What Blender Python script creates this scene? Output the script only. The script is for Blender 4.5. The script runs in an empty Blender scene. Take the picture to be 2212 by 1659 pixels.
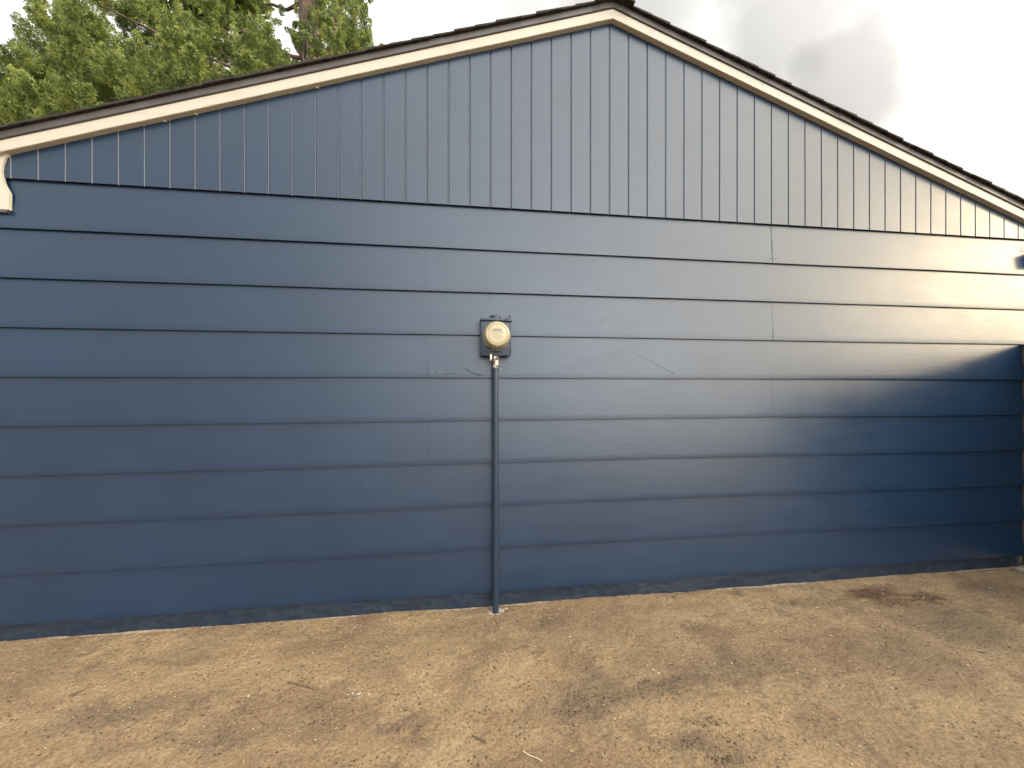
import bpy, bmesh, math, random
import numpy as np
from mathutils import Vector, Matrix

R = math.radians
sc = bpy.context.scene
COL = sc.collection
rng = np.random.default_rng(11)
random.seed(5)

# ------------------------------------------------------------------ camera
EYE = Vector((0.0, -2.706, 1.544))
YAW = R(7.4)
cam_d = bpy.data.cameras.new('camera')
cam_d.sensor_width = 36.0
cam_d.lens = 13.51
cam_d.shift_y = 0.0025
cam_d.clip_start = 0.05
cam_d.clip_end = 2000.0
cam = bpy.data.objects.new('camera', cam_d)
COL.objects.link(cam)
cam.location = EYE
cam.rotation_euler = (R(90), 0, -YAW)
sc.camera = cam

# ------------------------------------------------------------------ light
SUN_AZ = 64.0      # degrees from the wall's outward normal (-Y) towards +X
SUN_EL = 14.5
sd = Vector((math.sin(R(SUN_AZ)) * math.cos(R(SUN_EL)),
             -math.cos(R(SUN_AZ)) * math.cos(R(SUN_EL)),
             math.sin(R(SUN_EL))))
sun_d = bpy.data.lights.new('sun', 'SUN')
sun_d.energy = 0.6
sun_d.angle = R(10)
sun_d.color = (1.0, 0.77, 0.46)
sun = bpy.data.objects.new('sun', sun_d)
COL.objects.link(sun)
sun.rotation_euler = sd.to_track_quat('Z', 'Y').to_euler()
sun.location = sd * 30

sc.view_settings.view_transform = 'Standard'
sc.view_settings.look = 'None'
sc.view_settings.exposure = 0.75
sc.view_settings.gamma = 1.0
sc.view_settings.use_curve_mapping = False

world = bpy.data.worlds.new('World')
sc.world = world
world.use_nodes = True


# bright veil of cloud round the hidden sun: falloff and colour
GLOW_WIDE = (1.7, (32.0, 30.8, 28.8))
GLOW_SUN = (6.0, (4.0, -1.5, -11.0))
# a brighter break in the cloud, nearly opposite the wall
GLOW_BREAK = (9.0, (20.0, 21.0, 22.0))
BREAK_AZ, BREAK_EL = 20.0, 13.0
bd = Vector((math.sin(R(BREAK_AZ)) * math.cos(R(BREAK_EL)), -math.cos(R(BREAK_AZ)) * math.cos(R(BREAK_EL)), math.sin(R(BREAK_EL))))


def ray(px, py):
    """direction of a point of the picture (2212 x 1659 measure)"""
    u = (px - 1106) / 830.0
    v = -(py - 835) / 830.0
    return Vector((math.cos(YAW) * u + math.sin(YAW), math.cos(YAW) - math.sin(YAW) * u, v))


def at(px, py, Y):
    d = ray(px, py)
    return EYE + d * ((Y - EYE.y) / d.y)


def build_world():
    nt = world.node_tree
    N, L = nt.nodes, nt.links
    N.clear()
    out = N.new('ShaderNodeOutputWorld')
    bg = N.new('ShaderNodeBackground')
    bg.inputs['Strength'].default_value = 0.1
    L.new(bg.outputs[0], out.inputs[0])
    sky = N.new('ShaderNodeTexSky')
    sky.sky_type = 'NISHITA'
    sky.sun_disc = False
    sky.sun_elevation = R(SUN_EL)
    sky.sun_rotation = math.atan2(sd.x, sd.y)
    sky.air_density = 1.0
    sky.dust_density = 2.5
    tc = N.new('ShaderNodeTexCoord')
    # distorted direction for ragged cloud edges
    n1 = N.new('ShaderNodeTexNoise')
    n1.inputs['Scale'].default_value = 5.0
    n1.inputs['Detail'].default_value = 6
    n1.inputs['Roughness'].default_value = 0.55
    L.new(tc.outputs['Generated'], n1.inputs['Vector'])
    sub = N.new('ShaderNodeVectorMath'); sub.operation = 'SUBTRACT'
    L.new(n1.outputs['Color'], sub.inputs[0]); sub.inputs[1].default_value = (0.5, 0.5, 0.5)
    mul = N.new('ShaderNodeVectorMath'); mul.operation = 'SCALE'
    L.new(sub.outputs[0], mul.inputs[0]); mul.inputs['Scale'].default_value = 0.20
    add = N.new('ShaderNodeVectorMath'); add.operation = 'ADD'
    L.new(tc.outputs['Generated'], add.inputs[0]); L.new(mul.outputs[0], add.inputs[1])

    def blob(px, py, rad, soft, strength):
        d = ray(px, py).normalized()
        ds = N.new('ShaderNodeVectorMath'); ds.operation = 'DISTANCE'
        L.new(add.outputs[0], ds.inputs[0]); ds.inputs[1].default_value = d
        mr = N.new('ShaderNodeMapRange'); mr.interpolation_type = 'SMOOTHERSTEP'
        L.new(ds.outputs['Value'], mr.inputs[0])
        mr.inputs[1].default_value = rad - soft; mr.inputs[2].default_value = rad + soft
        mr.inputs[3].default_value = strength; mr.inputs[4].default_value = 0.0
        return mr.outputs[0]
    blobs = [blob(1850, 175, 0.125, 0.075, 0.92), blob(1720, 60, 0.17, 0.11, 0.85), blob(1400, -50, 0.20, 0.15, 0.72), blob(1780, 140, 0.10, 0.10, 0.95),
             blob(1600, 110, 0.14, 0.12, 0.5), blob(2230, 410, 0.075, 0.045, 0.85), blob(2260, 215, 0.07, 0.045, 0.75), blob(1120, 0, 0.10, 0.09, 0.5), blob(2020, 330, 0.07, 0.06, 0.4)]
    acc = None
    for b in blobs:
        if acc is None:
            acc = b
            continue
        m = N.new('ShaderNodeMath'); m.operation = 'MAXIMUM'
        L.new(acc, m.inputs[0]); L.new(b, m.inputs[1])
        acc = m.outputs[0]
    # general mottling of the overcast
    n2 = N.new('ShaderNodeTexNoise')
    n2.inputs['Scale'].default_value = 1.7
    n2.inputs['Detail'].default_value = 5
    L.new(tc.outputs['Generated'], n2.inputs['Vector'])
    r2 = N.new('ShaderNodeMapRange')
    L.new(n2.outputs['Fac'], r2.inputs[0])
    r2.inputs[1].default_value = 0.35; r2.inputs[2].default_value = 0.7
    r2.inputs[3].default_value = 10.5; r2.inputs[4].default_value = 9.3
    inv = N.new('ShaderNodeMath'); inv.operation = 'MULTIPLY_ADD'
    L.new(acc, inv.inputs[0]); inv.inputs[1].default_value = -0.795; inv.inputs[2].default_value = 1.0
    lum = N.new('ShaderNodeMath'); lum.operation = 'MULTIPLY'
    L.new(inv.outputs[0], lum.inputs[0]); L.new(r2.outputs[0], lum.inputs[1])
    cc = N.new('ShaderNodeMix'); cc.data_type = 'RGBA'
    L.new(acc, cc.inputs[0])
    cc.inputs[6].default_value = (1.0, 0.985, 0.96, 1); cc.inputs[7].default_value = (1.0, 0.985, 0.965, 1)
    # an overcast sky is dimmer low down and bright where the sun stands behind the cloud
    sx = N.new('ShaderNodeSeparateXYZ'); L.new(tc.outputs['Generated'], sx.inputs[0])
    el = N.new('ShaderNodeMapRange'); el.interpolation_type = 'SMOOTHSTEP'
    L.new(sx.outputs['Z'], el.inputs[0])
    el.inputs[1].default_value = -0.15; el.inputs[2].default_value = 0.75
    el.inputs[3].default_value = 0.30; el.inputs[4].default_value = 1.0
    lum2 = N.new('ShaderNodeMath'); lum2.operation = 'MULTIPLY'
    L.new(lum.outputs[0], lum2.inputs[0]); L.new(el.outputs[0], lum2.inputs[1])
    dt = N.new('ShaderNodeVectorMath'); dt.operation = 'DOT_PRODUCT'
    L.new(tc.outputs['Generated'], dt.inputs[0]); dt.inputs[1].default_value = sd
    mxz = N.new('ShaderNodeMath'); mxz.operation = 'MAXIMUM'; L.new(dt.outputs['Value'], mxz.inputs[0]); mxz.inputs[1].default_value = 0.0
    dt2 = N.new('ShaderNodeVectorMath'); dt2.operation = 'DOT_PRODUCT'
    L.new(tc.outputs['Generated'], dt2.inputs[0]); dt2.inputs[1].default_value = bd
    mxb = N.new('ShaderNodeMath'); mxb.operation = 'MAXIMUM'; L.new(dt2.outputs['Value'], mxb.inputs[0]); mxb.inputs[1].default_value = 0.0
    mot = N.new('ShaderNodeMapRange'); L.new(n2.outputs['Fac'], mot.inputs[0])
    mot.inputs[1].default_value = 0.35; mot.inputs[2].default_value = 0.65; mot.inputs[3].default_value = 1.25; mot.inputs[4].default_value = 0.75
    den = N.new('ShaderNodeMath'); den.operation = 'MULTIPLY'; L.new(inv.outputs[0], den.inputs[0]); L.new(mot.outputs[0], den.inputs[1])

    def glow(power, rgb, src=mxz):
        pw = N.new('ShaderNodeMath'); pw.operation = 'POWER'; L.new(src.outputs[0], pw.inputs[0]); pw.inputs[1].default_value = power
        pm = N.new('ShaderNodeMath'); pm.operation = 'MULTIPLY'; L.new(pw.outputs[0], pm.inputs[0]); L.new(den.outputs[0], pm.inputs[1])
        gl = N.new('ShaderNodeVectorMath'); gl.operation = 'SCALE'
        gl.inputs[0].default_value = rgb; L.new(pm.outputs[0], gl.inputs['Scale'])
        return gl.outputs[0]
    cs = N.new('ShaderNodeVectorMath'); cs.operation = 'SCALE'
    L.new(cc.outputs[2], cs.inputs[0]); L.new(lum2.outputs[0], cs.inputs['Scale'])
    c1 = N.new('ShaderNodeVectorMath'); c1.operation = 'ADD'
    L.new(cs.outputs[0], c1.inputs[0]); L.new(glow(GLOW_WIDE[0], GLOW_WIDE[1]), c1.inputs[1])
    cl = N.new('ShaderNodeVectorMath'); cl.operation = 'ADD'
    c2 = N.new('ShaderNodeVectorMath'); c2.operation = 'ADD'
    L.new(c1.outputs[0], c2.inputs[0]); L.new(glow(GLOW_BREAK[0], GLOW_BREAK[1], mxb), c2.inputs[1])
    L.new(c2.outputs[0], cl.inputs[0]); L.new(glow(GLOW_SUN[0], GLOW_SUN[1]), cl.inputs[1])
    # thin spots where the blue shows
    n3 = N.new('ShaderNodeTexNoise')
    n3.inputs['Scale'].default_value = 2.6
    n3.inputs['Detail'].default_value = 4
    mp = N.new('ShaderNodeMapping'); mp.inputs['Location'].default_value = (3.1, 0.4, 1.7)
    L.new(tc.outputs['Generated'], mp.inputs[0]); L.new(mp.outputs[0], n3.inputs['Vector'])
    r3 = N.new('ShaderNodeMapRange')
    L.new(n3.outputs['Fac'], r3.inputs[0])
    r3.inputs[1].default_value = 0.30; r3.inputs[2].default_value = 0.46
    r3.inputs[3].default_value = 0.88; r3.inputs[4].default_value = 1.0
    mx = N.new('ShaderNodeMix'); mx.data_type = 'RGBA'
    L.new(r3.outputs[0], mx.inputs[0]); L.new(sky.outputs[0], mx.inputs[6]); L.new(cl.outputs[0], mx.inputs[7])
    L.new(mx.outputs[2], bg.inputs['Color'])


build_world()

# ------------------------------------------------------------------ helpers


def tag(o, label=None, cat=None, group=None, kind=None):
    if label: o['label'] = label
    if cat: o['category'] = cat
    if group: o['group'] = group
    if kind: o['kind'] = kind
    return o


def empty(name, loc=(0, 0, 0)):
    o = bpy.data.objects.new(name, None)
    o.empty_display_size = 0.2
    COL.objects.link(o)
    o.location = loc
    return o


def link(name, me, mats, parent=None):
    o = bpy.data.objects.new(name, me)
    COL.objects.link(o)
    for m in (mats if isinstance(mats, (list, tuple)) else [mats]):
        me.materials.append(m)
    if parent is not None:
        o.parent = parent
        o.matrix_parent_inverse = Matrix.Translation(-Vector(parent.location)) if parent.parent is None else Matrix.Identity(4)
    return o


def from_bm(name, bm, mats, parent=None, smooth=None):
    me = bpy.data.meshes.new(name)
    bmesh.ops.recalc_face_normals(bm, faces=bm.faces)
    bm.to_mesh(me)
    bm.free()
    o = link(name, me, mats, parent)
    if smooth is not None:
        me.polygons.foreach_set('use_smooth', [True] * len(me.polygons))
        me.set_sharp_from_angle(angle=R(smooth))
    return o


def split_bm(name, bm, mats, parent=None, smooth=None):
    """one object for every loose piece"""
    bm.verts.ensure_lookup_table(); bm.verts.index_update()
    seen = set(); res = []
    for v0 in bm.verts:
        if v0.index in seen: continue
        st = [v0]; seen.add(v0.index); comp = []
        while st:
            v = st.pop(); comp.append(v)
            for e in v.link_edges:
                w = e.other_vert(v)
                if w.index not in seen:
                    seen.add(w.index); st.append(w)
        nb = bmesh.new()
        mp = {v.index: nb.verts.new(v.co) for v in comp}
        fs = {f for v in comp for f in v.link_faces}
        for f in fs: nb.faces.new([mp[v.index] for v in f.verts])
        res.append(from_bm(name, nb, mats, parent, smooth))
    bm.free()
    return res


def from_arrays(name, V, F, mats, parent=None, smooth=False, mi=None):
    """V (n,3), F (m,4) or (m,3)"""
    V = np.asarray(V, np.float32); F = np.asarray(F, np.int32)
    me = bpy.data.meshes.new(name)
    k = F.shape[1]
    me.vertices.add(len(V)); me.vertices.foreach_set('co', V.ravel())
    me.loops.add(F.size); me.loops.foreach_set('vertex_index', F.ravel())
    me.polygons.add(len(F))
    me.polygons.foreach_set('loop_start', np.arange(0, F.size, k, dtype=np.int32))
    me.polygons.foreach_set('use_smooth', np.full(len(F), smooth))
    if mi is not None:
        me.polygons.foreach_set('material_index', np.asarray(mi, np.int32))
    me.update(calc_edges=True)
    me.validate()
    return link(name, me, mats, parent)


def box(bm, x0, x1, y0, y1, z0, z1, bev=0.0, seg=2):
    r = bmesh.ops.create_cube(bm, size=1.0)
    vs = r['verts']
    for v in vs:
        v.co = Vector(((x0 + x1) / 2 + v.co.x * (x1 - x0), (y0 + y1) / 2 + v.co.y * (y1 - y0), (z0 + z1) / 2 + v.co.z * (z1 - z0)))
    if bev > 0:
        es = list({e for v in vs for e in v.link_edges})
        bmesh.ops.bevel(bm, geom=es, offset=bev, segments=seg, affect='EDGES', profile=0.6)
    return vs


def tube(bm, pts, rad, n=10, flat=1.0, cap=True):
    """tube along pts, radii scalar or list, flat squashes in y"""
    pts = [Vector(p) for p in pts]
    rads = rad if isinstance(rad, (list, tuple)) else [rad] * len(pts)
    rings = []
    for i, p in enumerate(pts):
        a = pts[max(i - 1, 0)]; b = pts[min(i + 1, len(pts) - 1)]
        t = (b - a).normalized()
        up = Vector((0, -1, 0)) if abs(t.y) < 0.9 else Vector((0, 0, 1))
        s = t.cross(up).normalized(); u = s.cross(t).normalized()
        rings.append([bm.verts.new(p + s * math.cos(2 * math.pi * k / n) * rads[i] + u * math.sin(2 * math.pi * k / n) * rads[i] * flat) for k in range(n)])
    for i in range(len(rings) - 1):
        for k in range(n):
            bm.faces.new((rings[i][k], rings[i][(k + 1) % n], rings[i + 1][(k + 1) % n], rings[i + 1][k]))
    if cap:
        bm.faces.new(rings[0][::-1]); bm.faces.new(rings[-1])


def lathe(bm, prof, cx, cz, n=48, y0=0.0):
    """prof = list of (r, y); axis along Y through (cx, cz); closes with discs where r==0"""
    rings = []
    for r, y in prof:
        if r <= 1e-6:
            rings.append([bm.verts.new((cx, y0 + y, cz))])
        else:
            rings.append([bm.verts.new((cx + r * math.cos(2 * math.pi * k / n), y0 + y, cz + r * math.sin(2 * math.pi * k / n))) for k in range(n)])
    for a, b in zip(rings, rings[1:]):
        for k in range(n):
            k2 = (k + 1) % n
            if len(a) == 1 and len(b) == 1: continue
            if len(a) == 1: bm.faces.new((a[0], b[k], b[k2]))
            elif len(b) == 1: bm.faces.new((a[k], a[k2], b[0]))
            else: bm.faces.new((a[k], a[k2], b[k2], b[k]))


def lathe_z(bm, prof, cx, cy, n=32):
    """prof = list of (r, z), axis vertical"""
    rings = []
    for r, z in prof:
        if r <= 1e-6: rings.append([bm.verts.new((cx, cy, z))])
        else: rings.append([bm.verts.new((cx + r * math.cos(2 * math.pi * k / n), cy + r * math.sin(2 * math.pi * k / n), z)) for k in range(n)])
    for a, b in zip(rings, rings[1:]):
        for k in range(n):
            k2 = (k + 1) % n
            if len(a) == 1 and len(b) == 1: continue
            if len(a) == 1: bm.faces.new((a[0], b[k], b[k2]))
            elif len(b) == 1: bm.faces.new((a[k], a[k2], b[0]))
            else: bm.faces.new((a[k], a[k2], b[k2], b[k]))


def prism(bm, poly, y0, y1):
    """polygon in x,z extruded from y0 to y1"""
    a = [bm.verts.new((x, y0, z)) for x, z in poly]
    b = [bm.verts.new((x, y1, z)) for x, z in poly]
    bm.faces.new(a); bm.faces.new(b[::-1])
    n = len(poly)
    for i in range(n):
        j = (i + 1) % n
        bm.faces.new((a[i], b[i], b[j], a[j]))


_perm = np.random.default_rng(3).random((256, 256))


def vnoise(x, y):
    xi = np.floor(x).astype(int); yi = np.floor(y).astype(int)
    fx = x - xi; fy = y - yi
    fx = fx * fx * (3 - 2 * fx); fy = fy * fy * (3 - 2 * fy)
    g = lambda a, b: _perm[a & 255, b & 255]
    return (g(xi, yi) * (1 - fx) + g(xi + 1, yi) * fx) * (1 - fy) + (g(xi, yi + 1) * (1 - fx) + g(xi + 1, yi + 1) * fx) * fy - 0.5


def fbm(x, y, s, octv=4, gain=0.5):
    r = 0; a = 1.0
    for i in range(octv):
        r = r + a * vnoise(x * s + 17.3 * i, y * s + 5.1 * i)
        s *= 2.03; a *= gain
    return r


# ------------------------------------------------------------------ materials


class M:
    """small wrapper for building a procedural material"""
    def __init__(s, name, color, rough=0.5, metal=0.0, spec=0.5):
        s.m = bpy.data.materials.new(name)
        s.m.use_nodes = True
        s.N = s.m.node_tree.nodes; s.L = s.m.node_tree.links
        s.b = s.N['Principled BSDF']
        s.b.inputs['Base Color'].default_value = (*color, 1)
        s.b.inputs['Roughness'].default_value = rough
        s.b.inputs['Metallic'].default_value = metal
        s.b.inputs['Specular IOR Level'].default_value = spec
        s.h = None
        s._tc = None

    def coord(s, scale=(1, 1, 1), loc=(0, 0, 0), rot=(0, 0, 0)):
        if s._tc is None:
            s._tc = s.N.new('ShaderNodeNewGeometry').outputs['Position']
        mp = s.N.new('ShaderNodeMapping')
        mp.inputs['Scale'].default_value = scale; mp.inputs['Location'].default_value = loc; mp.inputs['Rotation'].default_value = rot
        s.L.new(s._tc, mp.inputs[0])
        return mp.outputs[0]

    def noise(s, scale, detail=3, rough=0.5, stretch=(1, 1, 1), loc=(0, 0, 0), dist=0.0, rot=(0, 0, 0)):
        n = s.N.new('ShaderNodeTexNoise')
        n.inputs['Scale'].default_value = scale; n.inputs['Detail'].default_value = detail
        n.inputs['Roughness'].default_value = rough; n.inputs['Distortion'].default_value = dist
        s.L.new(s.coord(stretch, loc, rot), n.inputs['Vector'])
        return n.outputs['Fac']

    def voronoi(s, scale, feature='F1', loc=(0, 0, 0), stretch=(1, 1, 1), out='Distance', rand=1.0):
        n = s.N.new('ShaderNodeTexVoronoi'); n.feature = feature
        n.inputs['Scale'].default_value = scale
        n.inputs['Randomness'].default_value = rand
        s.L.new(s.coord(stretch, loc), n.inputs['Vector'])
        return n.outputs[out]

    def ramp(s, fac, lo, hi, a=0.0, b=1.0, smooth=True):
        r = s.N.new('ShaderNodeMapRange')
        if smooth: r.interpolation_type = 'SMOOTHSTEP'
        s.L.new(fac, r.inputs[0])
        r.inputs[1].default_value = lo; r.inputs[2].default_value = hi; r.inputs[3].default_value = a; r.inputs[4].default_value = b
        return r.outputs[0]

    def math(s, op, a, b):
        m = s.N.new('ShaderNodeMath'); m.operation = op
        for i, v in enumerate((a, b)):
            if isinstance(v, (int, float)): m.inputs[i].default_value = v
            else: s.L.new(v, m.inputs[i])
        return m.outputs[0]

    def mix(s, fac, a, b, mode='MIX'):
        m = s.N.new('ShaderNodeMix'); m.data_type = 'RGBA'; m.blend_type = mode
        if isinstance(fac, (int, float)): m.inputs[0].default_value = fac
        else: s.L.new(fac, m.inputs[0])
        for i, v in ((6, a), (7, b)):
            if isinstance(v, tuple): m.inputs[i].default_value = (*v, 1)
            else: s.L.new(v, m.inputs[i])
        return m.outputs[2]

    def color(s, c): s.L.new(c, s.b.inputs['Base Color'])
    def rough(s, c): s.L.new(c, s.b.inputs['Roughness'])

    def bump(s, h, strength=0.3, dist=0.01):
        b = s.N.new('ShaderNodeBump')
        b.inputs['Strength'].default_value = strength; b.inputs['Distance'].default_value = dist
        s.L.new(h, b.inputs['Height'])
        if s.h is not None: s.L.new(s.h, b.inputs['Normal'])
        s.h = b.outputs[0]
        s.L.new(s.h, s.b.inputs['Normal'])

    def blob(s, x, y, rx, ry, ang, src, lo=0.55, hi=1.05):
        """mask 1 inside an ellipse on the ground, edges broken by the noise offset src (vector)"""
        v = s.N.new('ShaderNodeVectorMath'); v.operation = 'SUBTRACT'
        s.L.new(src, v.inputs[0]); v.inputs[1].default_value = (x, y, 0)
        mp = s.N.new('ShaderNodeMapping'); mp.vector_type = 'TEXTURE'
        mp.inputs['Rotation'].default_value = (0, 0, ang); mp.inputs['Scale'].default_value = (rx, ry, 1e6)
        s.L.new(v.outputs[0], mp.inputs[0])
        ln = s.N.new('ShaderNodeVectorMath'); ln.operation = 'LENGTH'
        s.L.new(mp.outputs[0], ln.inputs[0])
        return s.ramp(ln.outputs['Value'], lo, hi, 1.0, 0.0)


def mat_paint(name, base, vertical=False, rough=0.335, grain=1.0):
    m = M(name, base, rough, 0.0, 0.7)
    big = m.noise(1.3, 3)
    c = m.mix(m.ramp(big, 0.35, 0.65), tuple(v * 0.93 for v in base), tuple(v * 1.07 for v in base))
    # faint scuffs and dust on the film
    sc_ = m.noise(5, 6, 0.7, (1, 1, 6) if not vertical else (6, 1, 1), loc=(2, 3, 1))
    c = m.mix(m.ramp(sc_, 0.60, 0.80, 0, 0.10), c, (0.22, 0.22, 0.22))
    m.color(c)
    m.rough(m.ramp(m.noise(3, 5, 0.65, (1, 1, 3)), 0.3, 0.7, rough - 0.025, rough + 0.025))
    st = (1, 1, 14) if not vertical else (14, 1, 1)
    m.bump(m.noise(1.1, 2, 0.5, loc=(4, 1, 2)), 0.16, 0.020 * grain)
    m.bump(m.noise(7, 5, 0.62, st), 0.12 * grain, 0.004)
    m.bump(m.noise(160, 2, 0.5), 0.16 * grain, 0.0015)
    return m.m


NAVY = (0.0036, 0.0196, 0.0500)
m_lap = mat_paint('navy_lap_paint', NAVY)
m_gable = mat_paint('navy_gable_paint', NAVY, vertical=True)

m = M('navy_foundation_paint', (0.022, 0.036, 0.056), 0.5)
m.color(m.mix(m.ramp(m.noise(14, 6, 0.7), 0.45, 0.72), (0.006, 0.015, 0.033), (0.015, 0.028, 0.048)))
m.bump(m.noise(18, 7, 0.7, (1, 1, 1.6)), 0.45, 0.012)
m_found = m.m

m = M('pale_edge_concrete', (0.5, 0.44, 0.38), 0.9)
m.color(m.mix(m.ramp(m.noise(30, 5, 0.7), 0.4, 0.6), (0.40, 0.36, 0.30), (0.2, 0.16, 0.12)))
m.bump(m.noise(90, 4), 0.6, 0.006)
m_edge = m.m

m = M('cream_trim_paint', (0.74, 0.68, 0.55), 0.5)
m.color(m.mix(m.ramp(m.noise(9, 6, 0.7, (1, 1, 4)), 0.5, 0.75), (0.43, 0.405, 0.345), (0.37, 0.345, 0.285)))
m.bump(m.noise(12, 5, 0.6, (1, 1, 5)), 0.25, 0.004)
m.bump(m.noise(4, 3), 0.2, 0.01)
m_cream = m.m

m = M('brown_drip_metal', (0.10, 0.082, 0.078), 0.42)
m.color(m.mix(m.ramp(m.noise(6, 5, 0.6), 0.4, 0.7), (0.056, 0.050, 0.052), (0.075, 0.067, 0.067)))
m.bump(m.noise(3, 3), 0.25, 0.01)
m_drip = m.m

m = M('dark_shingle', (0.035, 0.028, 0.024), 0.92)
m.color(m.mix(m.ramp(m.noise(50, 5, 0.7), 0.4, 0.65), (0.010, 0.0085, 0.0075), (0.034, 0.028, 0.024)))
m.bump(m.noise(220, 3), 0.7, 0.004)
m_roof = m.m

m = M('mossy_ridge_shingle', (0.04, 0.035, 0.025), 0.95)
m.color(m.mix(m.ramp(m.noise(18, 6, 0.7), 0.42, 0.62), (0.016, 0.014, 0.011), (0.036, 0.038, 0.02)))
m.bump(m.noise(120, 5), 0.8, 0.01)
m_ridge = m.m

m = M('box_paint', (0.027, 0.044, 0.069), 0.36)
m.color(m.mix(m.ramp(m.noise(22, 6, 0.75), 0.6, 0.72, 0, 0.5), (0.014, 0.028, 0.052), (0.10, 0.12, 0.14)))
m.bump(m.noise(40, 4), 0.2, 0.002)
m_box = m.m

m = M('worn_conduit_metal', (0.2, 0.19, 0.17), 0.35, 0.6)
m.color(m.mix(m.ramp(m.noise(60, 5, 0.7, (1, 1, 0.6)), 0.42, 0.58), (0.06, 0.06, 0.065), (0.46, 0.42, 0.36)))
m_worn = m.m

m = M('beige_meter_plastic', (0.66, 0.56, 0.36), 0.3)
m.color(m.mix(m.ramp(m.noise(30, 4), 0.4, 0.7), (0.33, 0.285, 0.18), (0.29, 0.245, 0.15)))
m.b.inputs['Coat Weight'].default_value = 0.5
m.b.inputs['Coat Roughness'].default_value = 0.12
m_meter = m.m
m = M('meter_label_card', (0.385, 0.335, 0.23), 0.5)
m.bump(m.noise(200, 2), 0.05, 0.001); m_card = m.m
m = M('meter_print', (0.25, 0.2, 0.12), 0.6)
m.bump(m.noise(200, 2), 0.05, 0.001); m_print = m.m
m = M('meter_lcd', (0.36, 0.32, 0.2), 0.2)
m.color(m.mix(m.ramp(m.noise(300, 2), 0.4, 0.6), (0.18, 0.155, 0.10), (0.23, 0.195, 0.125))); m_lcd = m.m
m = M('ring_metal', (0.3, 0.3, 0.29), 0.35, 0.6)
m.color(m.mix(m.ramp(m.noise(40, 4), 0.45, 0.6), (0.10, 0.13, 0.17), (0.42, 0.41, 0.38))); m_ring = m.m
m = M('seal_metal', (0.66, 0.6, 0.5), 0.28, 0.8)
m.bump(m.noise(150, 2), 0.1, 0.001); m_seal = m.m

m = M('fence_wood', (0.06, 0.045, 0.035), 0.85)
m.color(m.mix(m.ramp(m.noise(4, 6, 0.65, (14, 14, 1)), 0.35, 0.65), (0.045, 0.034, 0.027), (0.10, 0.078, 0.06)))
m.bump(m.noise(6, 6, 0.65, (16, 16, 1)), 0.5, 0.006)
m_fence = m.m

m = M('bark', (0.09, 0.06, 0.045), 0.9)
m.color(m.mix(m.ramp(m.noise(8, 6, 0.65, (5, 5, 1)), 0.35, 0.65), (0.05, 0.032, 0.024), (0.15, 0.10, 0.075)))
m.bump(m.noise(9, 6, 0.65, (5, 5, 1)), 0.9, 0.05)
m_bark = m.m


def mat_leaf():
    m = M('cedar_leaf', (0.1, 0.14, 0.03), 0.55)
    big = m.noise(0.9, 3)
    oi = m.noise(4.5, 4, 0.62)
    c = m.mix(m.ramp(big, 0.35, 0.65), (0.058, 0.098, 0.022), (0.112, 0.150, 0.034))
    c = m.mix(m.ramp(oi, 0.44, 0.62), c, (0.285, 0.345, 0.092))
    m.color(c)
    m.b.inputs['Specular IOR Level'].default_value = 0.35
    tr = m.N.new('ShaderNodeBsdfTranslucent')
    m.L.new(c, tr.inputs['Color'])
    mx = m.N.new('ShaderNodeMixShader'); mx.inputs[0].default_value = 0.18
    m.L.new(m.b.outputs[0], mx.inputs[1]); m.L.new(tr.outputs[0], mx.inputs[2])
    m.L.new(mx.outputs[0], m.N['Material Output'].inputs[0])
    return m.m


m_leaf = mat_leaf()


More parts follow.
